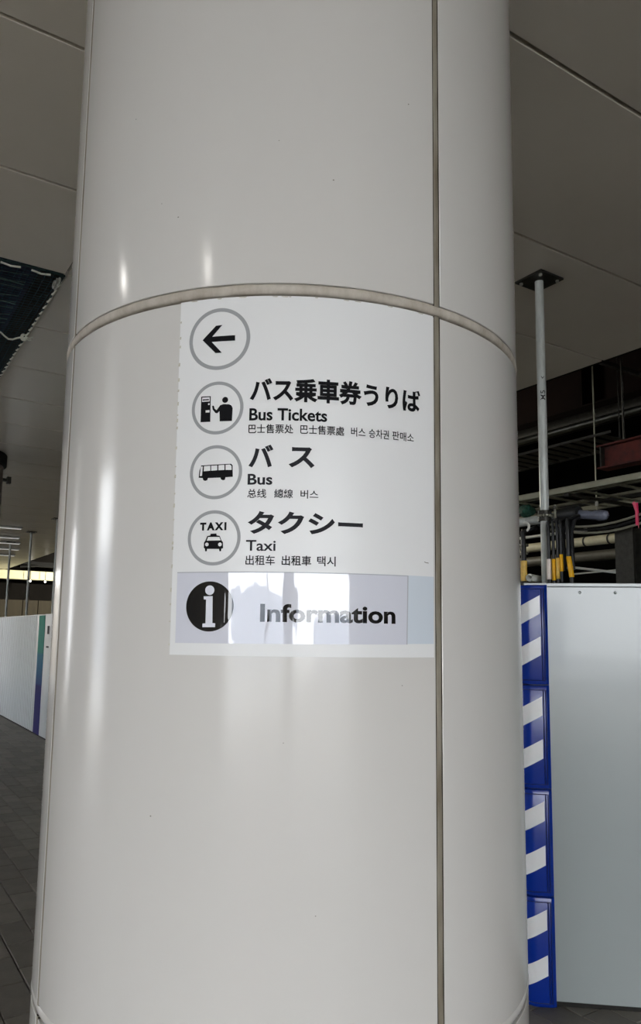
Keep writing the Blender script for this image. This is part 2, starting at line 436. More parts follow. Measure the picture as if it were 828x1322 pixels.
for (z0, z1) in rows:
    for s in SEAMS:
        mb = MB(); N = 26; prof = [(-.0072, RC - .012), (-.0068, RC - .0012), (-.003, RC - .0006), (0, RC - .0004), (.003, RC - .0006), (.0058, RC - .0012), (.0062, RC - .012)]
        vs = []
        for j in range(N + 1):
            z = z0 - .004 + (z1 - z0 + .008) * j / N; wob = .0006 * math.sin(j * 1.9)
            vs += [cylp(s + (x + wob) / RC, r, z) for (x, r) in prof]
        m = len(prof)
        mb.add(vs, [(j * m + i, j * m + i + 1, (j + 1) * m + i + 1, (j + 1) * m + i) for j in range(N) for i in range(m - 1)])
        js = mb.build('joint_strip', 'seam', colm, smooth=True)
        arc_slab(MB(), s - .0086 / RC, s + .0086 / RC, RC - .012, RC - .0014, z0 - .003, z1 + .003, 0.0003, 4).build('joint_edge', 'core', js)
sp = MB()
for (u, z, r) in ((-.288, 2.62, .0022), (-.342, 2.67, .0015), (.121, 2.70, .0022), (-.30, 1.12, .0020), (.10, .92, .0014), (-.02, 2.80, .0014), (.31, 1.43, .0014), (-.45, 2.95, .0018), (.33, 2.96, .002), (.02, 1.30, .0012)):
    n = 8
    u *= KC; z = EYE + (z - EYE) * KC; r *= .8
    sp.add([cylp(u / RC + r * (1 + .4 * math.sin(3 * k)) * math.cos(2 * PI * k / n) / RC, RC + .0004, z + r * .7 * math.sin(2 * PI * k / n)) for k in range(n)], [tuple(range(n))])
sp.build('enamel_chips', 'speck', colm)

# ------------------------------------------------------------------ the direction sign (millimetres: arc length u, height z)
sg = bpy.data.objects.new('direction_sign', None); COL.objects.link(sg); sg.location = (CX, CY, 0)
tag(sg, 'white trilingual direction sign wrapped on the column, arrow and bus, taxi and information symbols', 'sign')
def bend(u, z, d): return cylp(u * KC / 1000.0 / RC, RC + d / 1000.0, EYE + (z / 1000.0 - EYE) * KC)
def sheet(name, m, outline, d, parent=None, thick=0.0, label=None):
    """curved sheet between left/right edges; outline = (u00,z00),(u10,z10),(u11,z11),(u01,z01)"""
    (a0, c0), (a1, c1), (a2, c2), (a3, c3) = outline
    n = 44; mb = MB(); vs = []
    for i in range(n + 1):
        f = i / n
        ub, zb = a0 + (a1 - a0) * f, c0 + (c1 - c0) * f
        ut, zt = a3 + (a2 - a3) * f, c3 + (c2 - c3) * f
        vs += [bend(ub, zb, d), bend(ut, zt, d), bend(ub, zb, d - thick), bend(ut, zt, d - thick)]
    fs = []
    for i in range(n):
        a, b = i * 4, i * 4 + 4
        fs += [(a, b, b + 1, a + 1), (a + 2, a + 3, b + 3, b + 2), (a, a + 2, b + 2, b), (a + 1, b + 1, b + 3, a + 3)]
    fs += [(0, 1, 3, 2), (n * 4, n * 4 + 2, n * 4 + 3, n * 4 + 1)]
    mb.add(vs, fs); o = mb.build(name, m, parent or sg, smooth=False)
    for p in o.data.polygons: p.use_smooth = True
    o.data.set_sharp_from_angle(angle=math.radians(30))
    return tag(o, label)
def sliced(vs2, faces, step=9.0):
    """cut a flat (u, z) mesh into narrow upright slices so that it follows the round column"""
    bm = bmesh.new(); bv = [bm.verts.new((x, y, 0)) for x, y in vs2]
    for f in faces:
        try: bm.faces.new([bv[i] for i in f])
        except ValueError: pass
    x0, x1 = min(v[0] for v in vs2), max(v[0] for v in vs2)
    x = math.ceil(x0 / step) * step
    while x < x1:
        bmesh.ops.bisect_plane(bm, geom=bm.verts[:] + bm.edges[:] + bm.faces[:], plane_co=(x, 0, 0), plane_no=(1, 0, 0)); x += step
    bm.verts.index_update()
    out = [(v.co.x, v.co.y) for v in bm.verts], [tuple(v.index for v in f.verts) for f in bm.faces]
    bm.free(); return out
def poly(mb, pts, d):
    tri = tessellate_polygon([[Vector((x, y, 0)) for x, y in pts]])
    v2, f2 = sliced(pts, [tuple(t) for t in tri])
    mb.add([bend(x, y, d) for x, y in v2], f2); return mb
def disc(mb, u, z, r, d, n=28): return poly(mb, [(u + r * math.cos(2 * PI * k / n), z + r * math.sin(2 * PI * k / n)) for k in range(n)], d)
def annulus(mb, u, z, r0, r1, d, n=72):
    vs = []
    for k in range(n):
        a = 2 * PI * k / n; vs += [bend(u + r0 * math.cos(a), z + r0 * math.sin(a), d), bend(u + r1 * math.cos(a), z + r1 * math.sin(a), d)]
    return mb.add(vs, [(2 * k, 2 * k + 1, 2 * ((k + 1) % n) + 1, 2 * ((k + 1) % n)) for k in range(n)])
def text(body, u0, u1, z0, z1, m, d=1.9, bold=0.0, parent=None, name='lettering', label=None, track=1.0):
    cu = bpy.data.curves.new('t', 'FONT'); cu.body = body; cu.size = 1; cu.offset = bold; cu.resolution_u = 4; cu.space_character = track
    o = bpy.data.objects.new('t', cu); COL.objects.link(o)
    bpy.context.view_layer.update()
    dg = bpy.context.evaluated_depsgraph_get(); me = o.evaluated_get(dg).to_mesh()
    vs = [v.co.copy() for v in me.vertices]; fs = [tuple(p.vertices) for p in me.polygons]
    xs = [v.x for v in vs]; ys = [v.y for v in vs]
    x0, x1, y0, y1 = min(xs), max(xs), min(ys), max(ys)
    v2, fs = sliced([(u0 + (v.x - x0) / (x1 - x0) * (u1 - u0), z0 + (v.y - y0) / (y1 - y0) * (z1 - z0)) for v in vs], fs)
    out = [bend(a, c, d) for a, c in v2]
    o.evaluated_get(dg).to_mesh_clear(); bpy.data.objects.remove(o); bpy.data.curves.remove(cu)
    me2 = bpy.data.meshes.new(name); me2.from_pydata(out, [], fs); me2.materials.append(M[m])
    o2 = bpy.data.objects.new(name, me2); COL.objects.link(o2); o2.parent = parent or sg
    # keep all faces turned outwards
    flip = any(p.normal.dot(Vector((p.center.x, p.center.y, 0))) < 0 for p in me2.polygons)
    if flip: me2.flip_normals()
    return tag(o2, label)
def flatobj(mb, name, m, parent=None, label=None):
    o = mb.build(name, m, parent or sg)
    for p in o.data.polygons:
        if p.normal.dot(Vector((p.center.x, p.center.y, 0))) < 0: p.flip()
    return tag(o, label)

sheet('sign_sheet', 'sign', ((-264, 1497), (404, 1497), (406, 2383), (-269, 2383)), 1.0, thick=0.9)
# frayed left and top edges of the film
fr = MB(); z = 1520
while z < 2370:
    h = random.uniform(2, 9); w = random.uniform(1, 3.2)
    poly(fr, [(-267 - w, z), (-265, z - 1), (-264.5, z + h), (-267 - w * .4, z + h)], 1.1); z += random.uniform(12, 60)
u = -240
while u < 395:
    w = random.uniform(5, 22); poly(fr, [(u, 2382), (u + w, 2382), (u + w * .8, 2379.5), (u + w * .2, 2380)], 1.15); u += random.uniform(16, 90)
flatobj(fr, 'frayed_edge', 'sign_edge')['kind'] = 'stuff'

flatobj(poly(MB(), [(374, 1734), (380, 1732), (388, 1731.5), (388, 1730), (380, 1730.4), (375, 1732)], 1.2), 'scuff_mark', 'speck')
circles = [(-160.5, 2276, 80, 9.5), (-160, 2099, 67, 8.2), (-159, 1938, 67, 8), (-158.5, 1777, 67, 8)]
for (u, z, r, w) in circles:
    flatobj(annulus(MB(), u, z, r - w, r, 1.6), 'symbol_ring', 'grey', label='grey ring around a symbol')
flatobj(poly(MB(), [(-204.0, 2275.9), (-169.2, 2310.8), (-152.6, 2311.7), (-178.1, 2283.0), (-119.0, 2283.0), (-118.6, 2269), (-179.1, 2269.3), (-152.0, 2239.7), (-168.3, 2239.7)], 1.8), 'arrow_symbol', 'black', label='black left-pointing arrow')
# ticket machine with a person
mb = poly(MB(), [(-202.5, 2130.1), (-177.2, 2129.8), (-176.4, 2064.6), (-202.1, 2065.0)], 1.8)
poly(mb, [(-173.0, 2104.0), (-170.3, 2105.7), (-167.5, 2103.1), (-166.2, 2097.7), (-160.9, 2093.1), (-151.7, 2105.5), (-143.6, 2107.8), (-128.8, 2106.6), (-122.5, 2102.9), (-119.9, 2096.2), (-120.8, 2064.3), (-152.0, 2064.7), (-153.4, 2090.1), (-159.2, 2085.0), (-163.7, 2086.3), (-171.1, 2095.3)], 1.8)
disc(mb, -139.6, 2118.3, 7.6, 1.8)
ic = flatobj(mb, 'ticket_machine_symbol', 'black', label='black symbol of a person at a ticket machine')
mb = poly(MB(), [(-199.5, 2127.2), (-179.4, 2127.2), (-179.5, 2116.5), (-199.7, 2116.4)], 2.2)
poly(mb, [(-189.4, 2094.2), (-179.1, 2094.4), (-178.9, 2088.5), (-189.2, 2088.6)], 2.2); disc(mb, -181.3, 2109.6, 2.4, 2.2, 12)
flatobj(mb, 'symbol_cutout', 'sign', ic)
mb = MB()
for k in range(4): poly(mb, [(-197.6 + 4.1 * k, 2123.0), (-194.2 + 4.1 * k, 2123.0), (-194.2 + 4.1 * k, 2118.9), (-197.6 + 4.1 * k, 2118.9)], 2.5)
flatobj(mb, 'machine_display', 'black', ic)
# bus
mb = poly(MB(), [(-202.0, 1925.6), (-200.9, 1942.6), (-196.3, 1955.9), (-120.0, 1957.6), (-115.9, 1953.6), (-114.7, 1925.3), (-133.0, 1924.5), (-134.0, 1918.6), (-138.8, 1917.1), (-144.1, 1919.6), (-145.9, 1924.0), (-177.7, 1923.9), (-179.2, 1918.4), (-185.0, 1917.0), (-190.0, 1919.6), (-191.5, 1924.4)], 1.8)
ic = flatobj(mb, 'bus_symbol', 'black', label='black bus symbol')
mb = MB()
for q in ([(-197.1, 1953.0), (-191.6, 1953.5), (-193.2, 1930.0), (-198.8, 1929.4)], [(-188.7, 1953.6), (-172.5, 1954.1), (-172.1, 1941.8), (-189.1, 1940.9)], [(-170.1, 1954.0), (-154.5, 1954.6), (-154.1, 1942.4), (-169.7, 1941.7)], [(-151.7, 1954.6), (-136.3, 1955.3), (-136.0, 1942.6), (-151.3, 1942.3)], [(-133.5, 1955.2), (-122.7, 1955.7), (-118.6, 1952.1), (-117.9, 1942.2), (-133.1, 1942.6)]):
    poly(mb, q, 2.2)
flatobj(mb, 'symbol_cutout', 'sign', ic)
# taxi
mb = poly(MB(), [(-182.6, 1765.7), (-179.5, 1769.6), (-174.5, 1781.1), (-166.8, 1782.9), (-166.2, 1786.8), (-151.6, 1787.3), (-150.7, 1782.7), (-143.0, 1781.4), (-138.3, 1770.2), (-134.6, 1766.3), (-133.7, 1751.7), (-138.1, 1750.2), (-138.7, 1744.1), (-142.7, 1744.1), (-143.6, 1749.9), (-173.9, 1750.2), (-174.5, 1744.4), (-179.0, 1744.5), (-179.6, 1750.6), (-182.6, 1753.0)], 1.8)
ic = flatobj(mb, 'taxi_symbol', 'black', label='black taxi symbol seen from the front')
mb = poly(MB(), [(-172.0, 1779.1), (-143.7, 1778.7), (-140.3, 1770.4), (-175.4, 1770.0)], 2.2); disc(mb, -174.7, 1761, 4.6, 2.2, 16); disc(mb, -141.8, 1760.6, 4.6, 2.2, 16)
flatobj(mb, 'symbol_cutout', 'sign', ic)
text('TAXI', -194, -127, 1795, 1814.5, 'black', bold=0.058, track=1.4, label='small black TAXI lettering above the taxi symbol')

text('バス乗車券うりば', -78, 363, 2111, 2172, 'black', bold=0.034, label='large black Japanese lettering, bus ticket office')
text('Bus Tickets', -78, 112, 2064, 2095, 'black', bold=0.024)
text('巴士售票处', -79, 30, 2032, 2055, 'black', bold=0.011); text('巴士售票處', 47, 155, 2032, 2055, 'black', bold=0.011)
text('버스', 172, 209, 2033, 2056, 'black', bold=0.011); text('승차권', 218, 272, 2033, 2056, 'black', bold=0.011); text('판매소', 281, 343, 2034, 2057, 'black', bold=0.011)
text('バ', -77, -17, 1948, 2004, 'faded', bold=0.035, label='large dark grey Japanese lettering, bus'); text('ス', 20, 83, 1948, 1999, 'faded', bold=0.035)
text('Bus', -78, -18, 1905, 1932, 'faded', bold=0.024)
text('总线', -78, -32, 1873, 1895, 'faded', bold=0.011); text('總線', -13, 32, 1873, 1895, 'faded', bold=0.011); text('버스', 50, 93, 1873, 1894, 'faded', bold=0.011)
text('タクシー', -75, 204, 1786, 1841, 'faded', bold=0.035, label='large dark grey Japanese lettering, taxi')
text('Taxi', -78, -7, 1745, 1771, 'faded', bold=0.014)
text('出租车', -78, -8, 1711, 1735, 'faded', bold=0.010); text('出租車', 8, 78, 1711, 1735, 'black', bold=0.014); text('택시', 92, 137, 1711, 1735, 'faded', bold=0.014)
# information strip: pale blue band, glossy film label on it
bd = sheet('blue_band', 'blueband', ((-249, 1525), (402.5, 1530), (404, 1697), (-250, 1695)), 1.5, thick=0.4)
fe = sheet('information_label', 'film', ((-249, 1525), (322, 1528), (325, 1695), (-250, 1694)), 2.2, thick=0.6, label='glossy pale film label with information symbol and word')
mb = MB(); poly(mb, [(320.5, 1528), (323.5, 1528), (326.5, 1696), (323.5, 1696)], 2.35); poly(mb, [(-250, 1692.5), (325, 1694), (325, 1696.2), (-250, 1695)], 2.35)
flatobj(mb, 'label_edge', 'film_edge', fe)
flatobj(disc(MB(), -163.3, 1612.5, 59.5, 2.6, 64), 'information_disc', 'filmblack', fe)
mb = poly(MB(), [(-177.8, 1636.1), (-155.6, 1637.0), (-154.2, 1573.2), (-147.0, 1572.4), (-147.2, 1563.6), (-179.1, 1563.2), (-178.9, 1571.8), (-171.4, 1572.4), (-171.9, 1628.5), (-177.6, 1629.0)], 2.9)
disc(mb, -163.3, 1650.9, 11.4, 2.9, 28)
flatobj(mb, 'letter_i', 'filmwhite', fe)
text('Information', -40, 290, 1577, 1620, 'filmblack', d=2.6, bold=0.030, parent=fe)

# ------------------------------------------------------------------ hoardings
HH = 1.79
HB = 2.615
UX, UY = 0.9913, -0.1315                      # direction of the right hoarding, world
hr = Vector((1.0255, 3.377, 0))               # right lip of the corner guard
HANG = math.atan2(UY, UX)
def hthing(name, label, cat, group=None):
    e = bpy.data.objects.new(name, None); COL.objects.link(e); e.location = hr; e.rotation_euler = (0, 0, HANG); return tag(e, label, cat, group)
right = hthing('construction_hoarding', 'flat white steel hoarding panels right of the column beside the blue corner guard', 'hoarding')
# local x runs right, local -y faces the camera
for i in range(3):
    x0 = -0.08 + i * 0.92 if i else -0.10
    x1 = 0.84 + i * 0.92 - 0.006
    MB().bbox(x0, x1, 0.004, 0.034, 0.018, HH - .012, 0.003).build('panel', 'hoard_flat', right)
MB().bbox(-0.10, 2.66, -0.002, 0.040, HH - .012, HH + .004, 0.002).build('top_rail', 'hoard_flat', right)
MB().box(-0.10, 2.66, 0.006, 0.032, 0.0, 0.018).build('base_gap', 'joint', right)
for i in range(17):
    x = 0.145 + 0.153 * i
    mb = MB(); n = 10
    mb.add([(x + r * math.cos(2 * PI * k / n), y, 1.752 + r * math.sin(2 * PI * k / n)) for r, y in ((.007, .004), (.006, .001), (.003, -.001)) for k in range(n)],
           [(j * n + k, j * n + (k + 1) % n, (j + 1) * n + (k + 1) % n, (j + 1) * n + k) for j in range(2) for k in range(n)] + [tuple(2 * n + k for k in range(n))])
    mb.build('rivet', 'hoard_flat', right, smooth=True)
for x in (0.5, 1.6, 2.6):
    MB().tube([(x, .065, 0), (x, .065, 1.7)], .024, 12).build('rear_post', 'darksteel', right, smooth=True)

left = Thing('construction_hoarding', 'long ribbed white hoarding with a green to navy stripe left of the column', 'hoarding', (HB, 2.5, 0))
PW = 1.0
edges_t = [2.47 + PW * i for i in range(10)] + [11.20, 12.22, 13.22, 14.22, 15.22, 16.22, 17.22, 18.22, 19.22, 20.22, 21.22]
t_prev = 2.47
for i in range(len(edges_t) - 1):
    a, b_ = edges_t[i], edges_t[i + 1]
    if b_ - a < .2: continue
    flat = abs(a - 11.20) < .01
    mb = MB(); pts = []
    a2, b2_ = a + .004, b_ - .004; nrib = 1 if flat else 8
    w = (b2_ - a2) / nrib
    off = .010 * math.sin(i * 2.3)
    for r in range(nrib):
        s = a2 + w * r
        if flat: pts += [(s, 0)]
        else: pts += [(s, 0), (s + w * .42, 0), (s + w * .52, .011), (s + w * .90, .011)]
    pts.append((b2_, 0))
    vs = []
    for (tt, dd) in pts:
        for zz in (.02, HH - .012): vs.append((HB + off * 0 + dd, tt, zz))
    nf = len(pts)
    for (tt, dd) in pts:
        for zz in (.02, HH - .012): vs.append((HB + .03 + dd, tt, zz))
    fs = []
    for q in range(nf - 1):
        fs += [(2 * q, 2 * q + 1, 2 * q + 3, 2 * q + 2), (2 * nf + 2 * q, 2 * nf + 2 * q + 2, 2 * nf + 2 * q + 3, 2 * nf + 2 * q + 1),
               (2 * q, 2 * q + 2, 2 * nf + 2 * q + 2, 2 * nf + 2 * q), (2 * q + 1, 2 * nf + 2 * q + 1, 2 * nf + 2 * q + 3, 2 * q + 3)]
    fs += [(0, 2 * nf, 2 * nf + 1, 1), (2 * nf - 2, 2 * nf - 1, 4 * nf - 1, 4 * nf - 2)]
    mb.add(vs, fs); left.part(mb, 'panel', 'hoard')
left.part(MB().bbox(HB - .004, HB + .045, 2.47, 21.2, HH - .012, HH + .006, .002), 'top_rail', 'hoard')
left.part(MB().box(HB + .004, HB + .034, 2.47, 21.2, 0, .02), 'base_gap', 'joint')
ps = left.part(MB().box(HB - .006, HB - .001, 11.72, 12.10, .022, HH - .013), 'printed_stripe', 'stripe', label='vertical stripe fading from green through teal to navy')
left.part(MB().box(HB - .004, HB - .0015, 11.42, 11.54, 1.50, 1.62), 'printed_mark', 'faded', label='small dark blue-grey printed mark')
left.part(MB().box(HB - .004, HB - .0015, 11.41, 11.56, 1.30, 1.325), 'printed_mark', 'faded')

# blue and white corner guard: four cushion sections round the corner
du = Vector((UX, UY, 0)); dn = Vector((UY, -UX, 0))        # dn points to the camera side
# path in world: starts at lip, runs left along the panel, rounds the corner, goes back along the long hoarding
lback = Vector((-SA, CA, 0)); lnorm = Vector((-CA, -SA, 0))
corner = hr + du * -0.095
def guard_path(off):
    pts = []
    r = 0.050
    a0 = math.atan2(dn.y, dn.x); a1 = math.atan2(lnorm.y, lnorm.x)
    if a1 > a0: a1 -= 2 * PI
    # rounding centre lies inside both wings
    half = (a0 - a1) / 2; tl = r * math.tan(half)
    cen = corner + du * tl - dn * r
    for f in (0, .10, .2, .35, .5, .65, .8, .9): pts.append(hr + (corner + du * tl - hr) * f + dn * off)
    for i in range(9):
        a = a0 + (a1 - a0) * i / 8; pts.append(cen + Vector((math.cos(a), math.sin(a), 0)) * (r + off))
    e0 = cen + lnorm * (r + off)
    for f in (.03, .06, .10, .13): pts.append(e0 + lback * f)
    return pts
gd = bpy.data.objects.new('corner_guard', None); COL.objects.link(gd); gd.location = hr; gd.rotation_euler = (0, 0, HANG)
tag(gd, 'glossy blue corner guard with slanted white stripes on the hoarding corner', 'corner guard')
inv = (Matrix.Translation(hr) @ Matrix.Rotation(HANG, 4, 'Z')).inverted()
SEC = HH / 4
def cum(path):
    L = [0]
    for a, b in zip(path, path[1:]): L.append(L[-1] + (b - a).length)
    return L
outer = guard_path(0.020); inner = guard_path(0.003)
Lc = cum(outer)
def at(path, L, s):
    for i in range(len(L) - 1):
        if L[i + 1] >= s or i == len(L) - 2:
            f = (s - L[i]) / (L[i + 1] - L[i]); return path[i].lerp(path[i + 1], max(0, min(1, f)))
for k in range(4):
    z1 = HH - .004 - SEC * k; z0 = z1 - SEC + .0012
    zs = [(z0, .004), (z0 + .004, .016), (z0 + .016, .020), (z1 - .016, .020), (z1 - .004, .016), (z1, .004)]
    mb = MB(); vs = []; m = len(zs)
    # lip: thinner band on the right 26 mm with a raised bead
    for i, (p, q) in enumerate(zip(outer, inner)):
        s = Lc[i]
        for (z, o_) in zs:
            f = (o_ - .003) / .017
            f *= 0.25 if i == 0 else (0.55 if s < .012 else 1.0)
            g = q.lerp(p, max(f, .05)); vs.append(inv @ Vector((g.x, g.y, z)))
    N = len(outer)
    for q in inner: vs.append(inv @ Vector((q.x, q.y, z0)))
    for q in inner: vs.append(inv @ Vector((q.x, q.y, z1)))
    fs = []
    for i in range(N - 1):
        for j in range(m - 1): fs.append((i * m + j, (i + 1) * m + j, (i + 1) * m + j + 1, i * m + j + 1))
        fs.append((i * m, N * m + i, N * m + i + 1, (i + 1) * m)); fs.append((i * m + m - 1, (i + 1) * m + m - 1, N * m + N + i + 1, N * m + N + i))
    mb.add(vs, fs)
    sec = mb.build('cushion_section', 'blue', gd, smooth=True)
    # raised vertical bead left of the lip and horizontal beads at the ends
    bd_ = MB()
    pv = at(outer, Lc, .028); pw = at(outer, Lc, .018)
    for pq in (pv, pw):
        g = inv @ Vector((pq.x, pq.y, 0)); bd_.tube([(g.x, g.y - .0005, z0 + .02), (g.x, g.y - .0005, z1 - .02)], .0030, 6)
    for zz in (z0 + .020, z1 - .020):
        bd_.tube([inv @ Vector((at(outer, Lc, s).x, at(outer, Lc, s).y, zz)) for s in [.02 + .012 * q for q in range(17)]], .0022, 6)
    bd_.build('welt', 'bluejoint', sec, smooth=True)
    # two slanted white stripes
    topz = HH - SEC * k
    for (a, b_) in ((.052, .135), (.236, .319)):
        s0, s1 = .034, .215; n = 22; mb = MB(); vs = []
        for i in range(n + 1):
            s = s0 + (s1 - s0) * i / n; p = at(guard_path(.0212), cum(guard_path(.0212)), s)
            dz = -.56 * (s - s0)
            zt, zb = topz - a + dz, topz - b_ + dz
            for zz in (zb, (zt + zb) / 2, zt): vs.append(inv @ Vector((p.x, p.y, max(zz, z0 + .012))))
        mb.add(vs, [(i * 3 + j, i * 3 + 3 + j, i * 3 + 4 + j, i * 3 + 1 + j) for i in range(n) for j in range(2)])
        mb.build('white_stripe', 'whitetape', sec, smooth=True)

mb = MB(); vs = []; gp = guard_path(.0026)
for p in gp:
    for zz in (.002, HH - .006): vs.append(inv @ Vector((p.x, p.y, zz)))
mb.add(vs, [(2 * i, 2 * i + 2, 2 * i + 3, 2 * i + 1) for i in range(len(gp) - 1)])
mb.build('backing_strip', 'bluejoint', gd)
# ------------------------------------------------------------------ scaffold poles
GS = 1.136; H_, H = H, 3.345; B2_, B2 = B2, 4.080
def pole(b, t, label, near=False):
    p = Thing('scaffold_pole', label, 'pole', (b, t, 0), 'jack poles standing behind the hoarding')
    p.part(MB().tube([(b, t, .012), (b, t, H - .012)], .0214, 20), 'pipe', 'steel', True)
    s = .085
    pl = MB().bbox(b - s, b + s, t - s, t + s, H - .012, H - .001, .002)
    top = p.part(pl, 'top_plate', 'darksteel')
    for sx in (-1, 1):
        for sy in (-1, 1):
            p.part(MB().tube([(b + sx * .062, t + sy * .062, H - .022), (b + sx * .062, t + sy * .062, H - .010)], .009, 6), 'bolt', 'bolt', parent=top)
    p.part(MB().bbox(b - .07, b + .07, t - .07, t + .07, 0, .012, .002), 'base_plate', 'darksteel')
    return p
PB_, PT_ = 2.849, 2.432
p0 = pole(PB_, PT_, 'galvanised scaffold pole right of the column rising from hoarding to ceiling', True)
names = ['thin scaffold pole close beside the column left edge, nearest of the far poles', 'second thin scaffold pole behind the long hoarding, counting away from column', 'third thin scaffold pole behind the long hoarding, counting away from column', 'farthest thin scaffold pole behind the long hoarding at the left edge']
for i, k in enumerate((5, 6, 7, 8)): pole(PB_ + .005, PT_ + 1.98 * k, names[i])
# stencilled mark on the near pole
def pole_text(body, zc, h, w, az):
    cu = bpy.data.curves.new('t', 'FONT'); cu.body = body; cu.size = 1; cu.offset = .01
    o = bpy.data.objects.new('t', cu); COL.objects.link(o); bpy.context.view_layer.update()
    dg = bpy.context.evaluated_depsgraph_get(); me = o.evaluated_get(dg).to_mesh()
    xs = [v.co.x for v in me.vertices]; ys = [v.co.y for v in me.vertices]
    x0, x1, y0, y1 = min(xs), max(xs), min(ys), max(ys); mb = MB(); vs = []
    for v in me.vertices:
        a = (v.co.x - x0) / (x1 - x0) * h - h / 2; c = ((v.co.y - y0) / (y1 - y0) - .5) * w
        th = az - c / .0225
        vs.append((PB_ + .0226 * math.cos(th), PT_ + .0226 * math.sin(th), zc + a))
    mb.add(vs, [tuple(p.vertices) for p in me.polygons])
    o.evaluated_get(dg).to_mesh_clear(); bpy.data.objects.remove(o)
    p0.part(mb, 'stencil_mark', 'blackcable', label='small black stencilled mark')
toc = math.atan2(-PT_, -PB_) + .25
pole_text('M5', 2.735, .048, .024, toc); pole_text('<', 2.825, .012, .016, toc)

# coupler on the near pole and the horizontal pipe it holds
cp = Thing('pipe_coupler', 'dark steel scaffold coupler clamped round the near pole above the hoarding', 'clamp', (PB_, PT_, 2.134))
zc = 2.134
cb = MB(); n = 20
for z in (zc - .026, zc + .010):
    vs = []
    for r, zz in ((.0225, z), (.032, z), (.032, z + .016), (.0225, z + .016)):
        vs += [(PB_ + r * math.cos(2 * PI * k / n), PT_ + r * math.sin(2 * PI * k / n), zz) for k in range(n)]
    cb.add(vs, [(i * n + k, i * n + (k + 1) % n, ((i + 1) % 4) * n + (k + 1) % n, ((i + 1) % 4) * n + k) for i in range(4) for k in range(n)])
cb.tube([(PB_, PT_, zc - .018), (PB_, PT_, zc + .018)], .028, 20)
cp.part(cb, 'clamp_band', 'darksteel', True)
for k in range(7):
    a = toc - 1.2 + .4 * k
    x, y = PB_ + .031 * math.cos(a), PT_ + .031 * math.sin(a)
    cp.part(MB().tube([(x, y, zc), (x + .008 * math.cos(a), y + .008 * math.sin(a), zc)], .006, 6), 'stud', 'cable')
for dz in (-.034, .034):
    cp.part(MB().tube([(PB_ + .03, PT_ - .035, zc + dz), (PB_ - .03, PT_ - .085, zc + dz * .9)], .007, 8), 'swing_bolt', 'darksteel', True)
cp.part(MB().tube([(PB_ + .01, PT_ - .055, zc - .05), (PB_ + .01, PT_ - .055, zc + .05)], .006, 8), 'hinge_pin', 'cable', True)
HPB = PB_ + .05
single(MB().tube([(HPB, 2.36, zc - .002), (HPB, 3.9, zc - .012)], .0222, 16), 'horizontal_pipe', 'steel', (HPB, 2.36, zc), 'galvanised pipe running level behind the near scaffold pole', 'pipe', smooth=True)
rs = Thing('wrapped_bundle', 'black rubber sleeve and grey plastic wrapping on the pipe end right of the near pole', 'pipe wrap', (HPB, 2.3, zc))
rs.part(MB().tube([(HPB - .01, 2.375, zc), (HPB - .01, 2.36, zc), (HPB - .01, 2.27, zc), (HPB - .01, 2.262, zc)], .034, 20, rr=[.028, .035, .035, .030]), 'rubber_sleeve', 'blackrub', True)
rs.part(MB().tube([(HPB, 2.27, zc - .006), (HPB, 2.2, zc - .02), (HPB, 2.15, zc - .03)], .02, 14, rr=[.021, .021, .019]), 'grey_wrap', 'wrap', True)
rs.part(MB().tube([(HPB, 2.19, zc - .018), (HPB, 2.16, zc - .026), (HPB, 2.125, zc - .030), (HPB, 2.115, zc - .036)], .02, 12, rr=[.020, .026, .022, .010]), 'plastic_hood', 'wrap', True)

# hanging straps with sleeves
def sx(px): return 2.355 - (px - 713) * .00440
straps = [
 (674.2, 673.8, 721.5, 747.5, 8.4, 'paleyellow', 'black strap with pale yellow sleeve left of the near scaffold pole'),
 (709.3, 709.3, 722.5, 747.5, 6.6, 'offwhite', 'black strap with off-white sleeve, first right of the near scaffold pole'),
 (715.6, 715.6, 723, 749, 4.8, 'yellow', 'black strap with deep amber sleeve beside the off-white one'),
 (721.0, 721.0, 722, 747.5, 4.8, 'paleyellow', 'black strap with pale yellow sleeve between two amber ones'),
 (725.6, 725.8, 718, 738.5, 4.4, 'yellow', 'black strap with short amber sleeve hanging higher than the others'),
 (735.0, 738.4, 721.5, 746.5, 6.4, 'yellow', 'rightmost black strap, its amber sleeve tilted')]
for i, (xa, xb, ya, yb, w, mm, lab) in enumerate(straps):
    bb = 2.80
    za, zb = 1.82 + (748 - ya) * .00371, 1.82 + (748 - yb) * .00371
    ta_, tb_ = sx(xa), sx(xb)
    p = Thing('hanging_strap', lab, 'strap', (bb, ta_, 2.13), 'sleeved straps hanging from the pipe')
    r = w * .0037 / 2
    ztop = 2.12 - (.0 if i else .03)
    mb = MB(); mb.tube([(HPB - .01, ta_, ztop - .0), (bb, ta_ + .002, ztop - .03), (bb, ta_, ztop - .10), (bb, ta_, za - .004)], r * .8, 10)
    p.part(mb, 'strap', 'blackrub', True)
    mb = MB(); mb.tube([(bb, ta_, za + .002), (bb, ta_, za), (bb, (ta_ + tb_) / 2, (za + zb) / 2), (bb, tb_, zb), (bb, tb_, zb - .002)], r, 14, rr=[r * .85, r, r, r, r * .85])
    p.part(mb, 'sleeve', mm, True)
    p.part(MB().tube([(bb, tb_, zb), (bb, tb_ - .001, zb - .05)], r * .8, 10), 'strap_end', 'blackrub', True)
mb = MB()
for i in range(4):
    mb.tube([(HPB - .03, 2.335 - .022 * i, 2.11), (2.83, 2.333 - .024 * i, 2.04), (2.835, 2.333 - .024 * i, 1.86)], .009, 8)
single(mb, 'cord_bundle', 'blackrub', (2.83, 2.3, 2.1), 'bundle of black cords hanging behind the sleeved straps', 'cords', smooth=True)
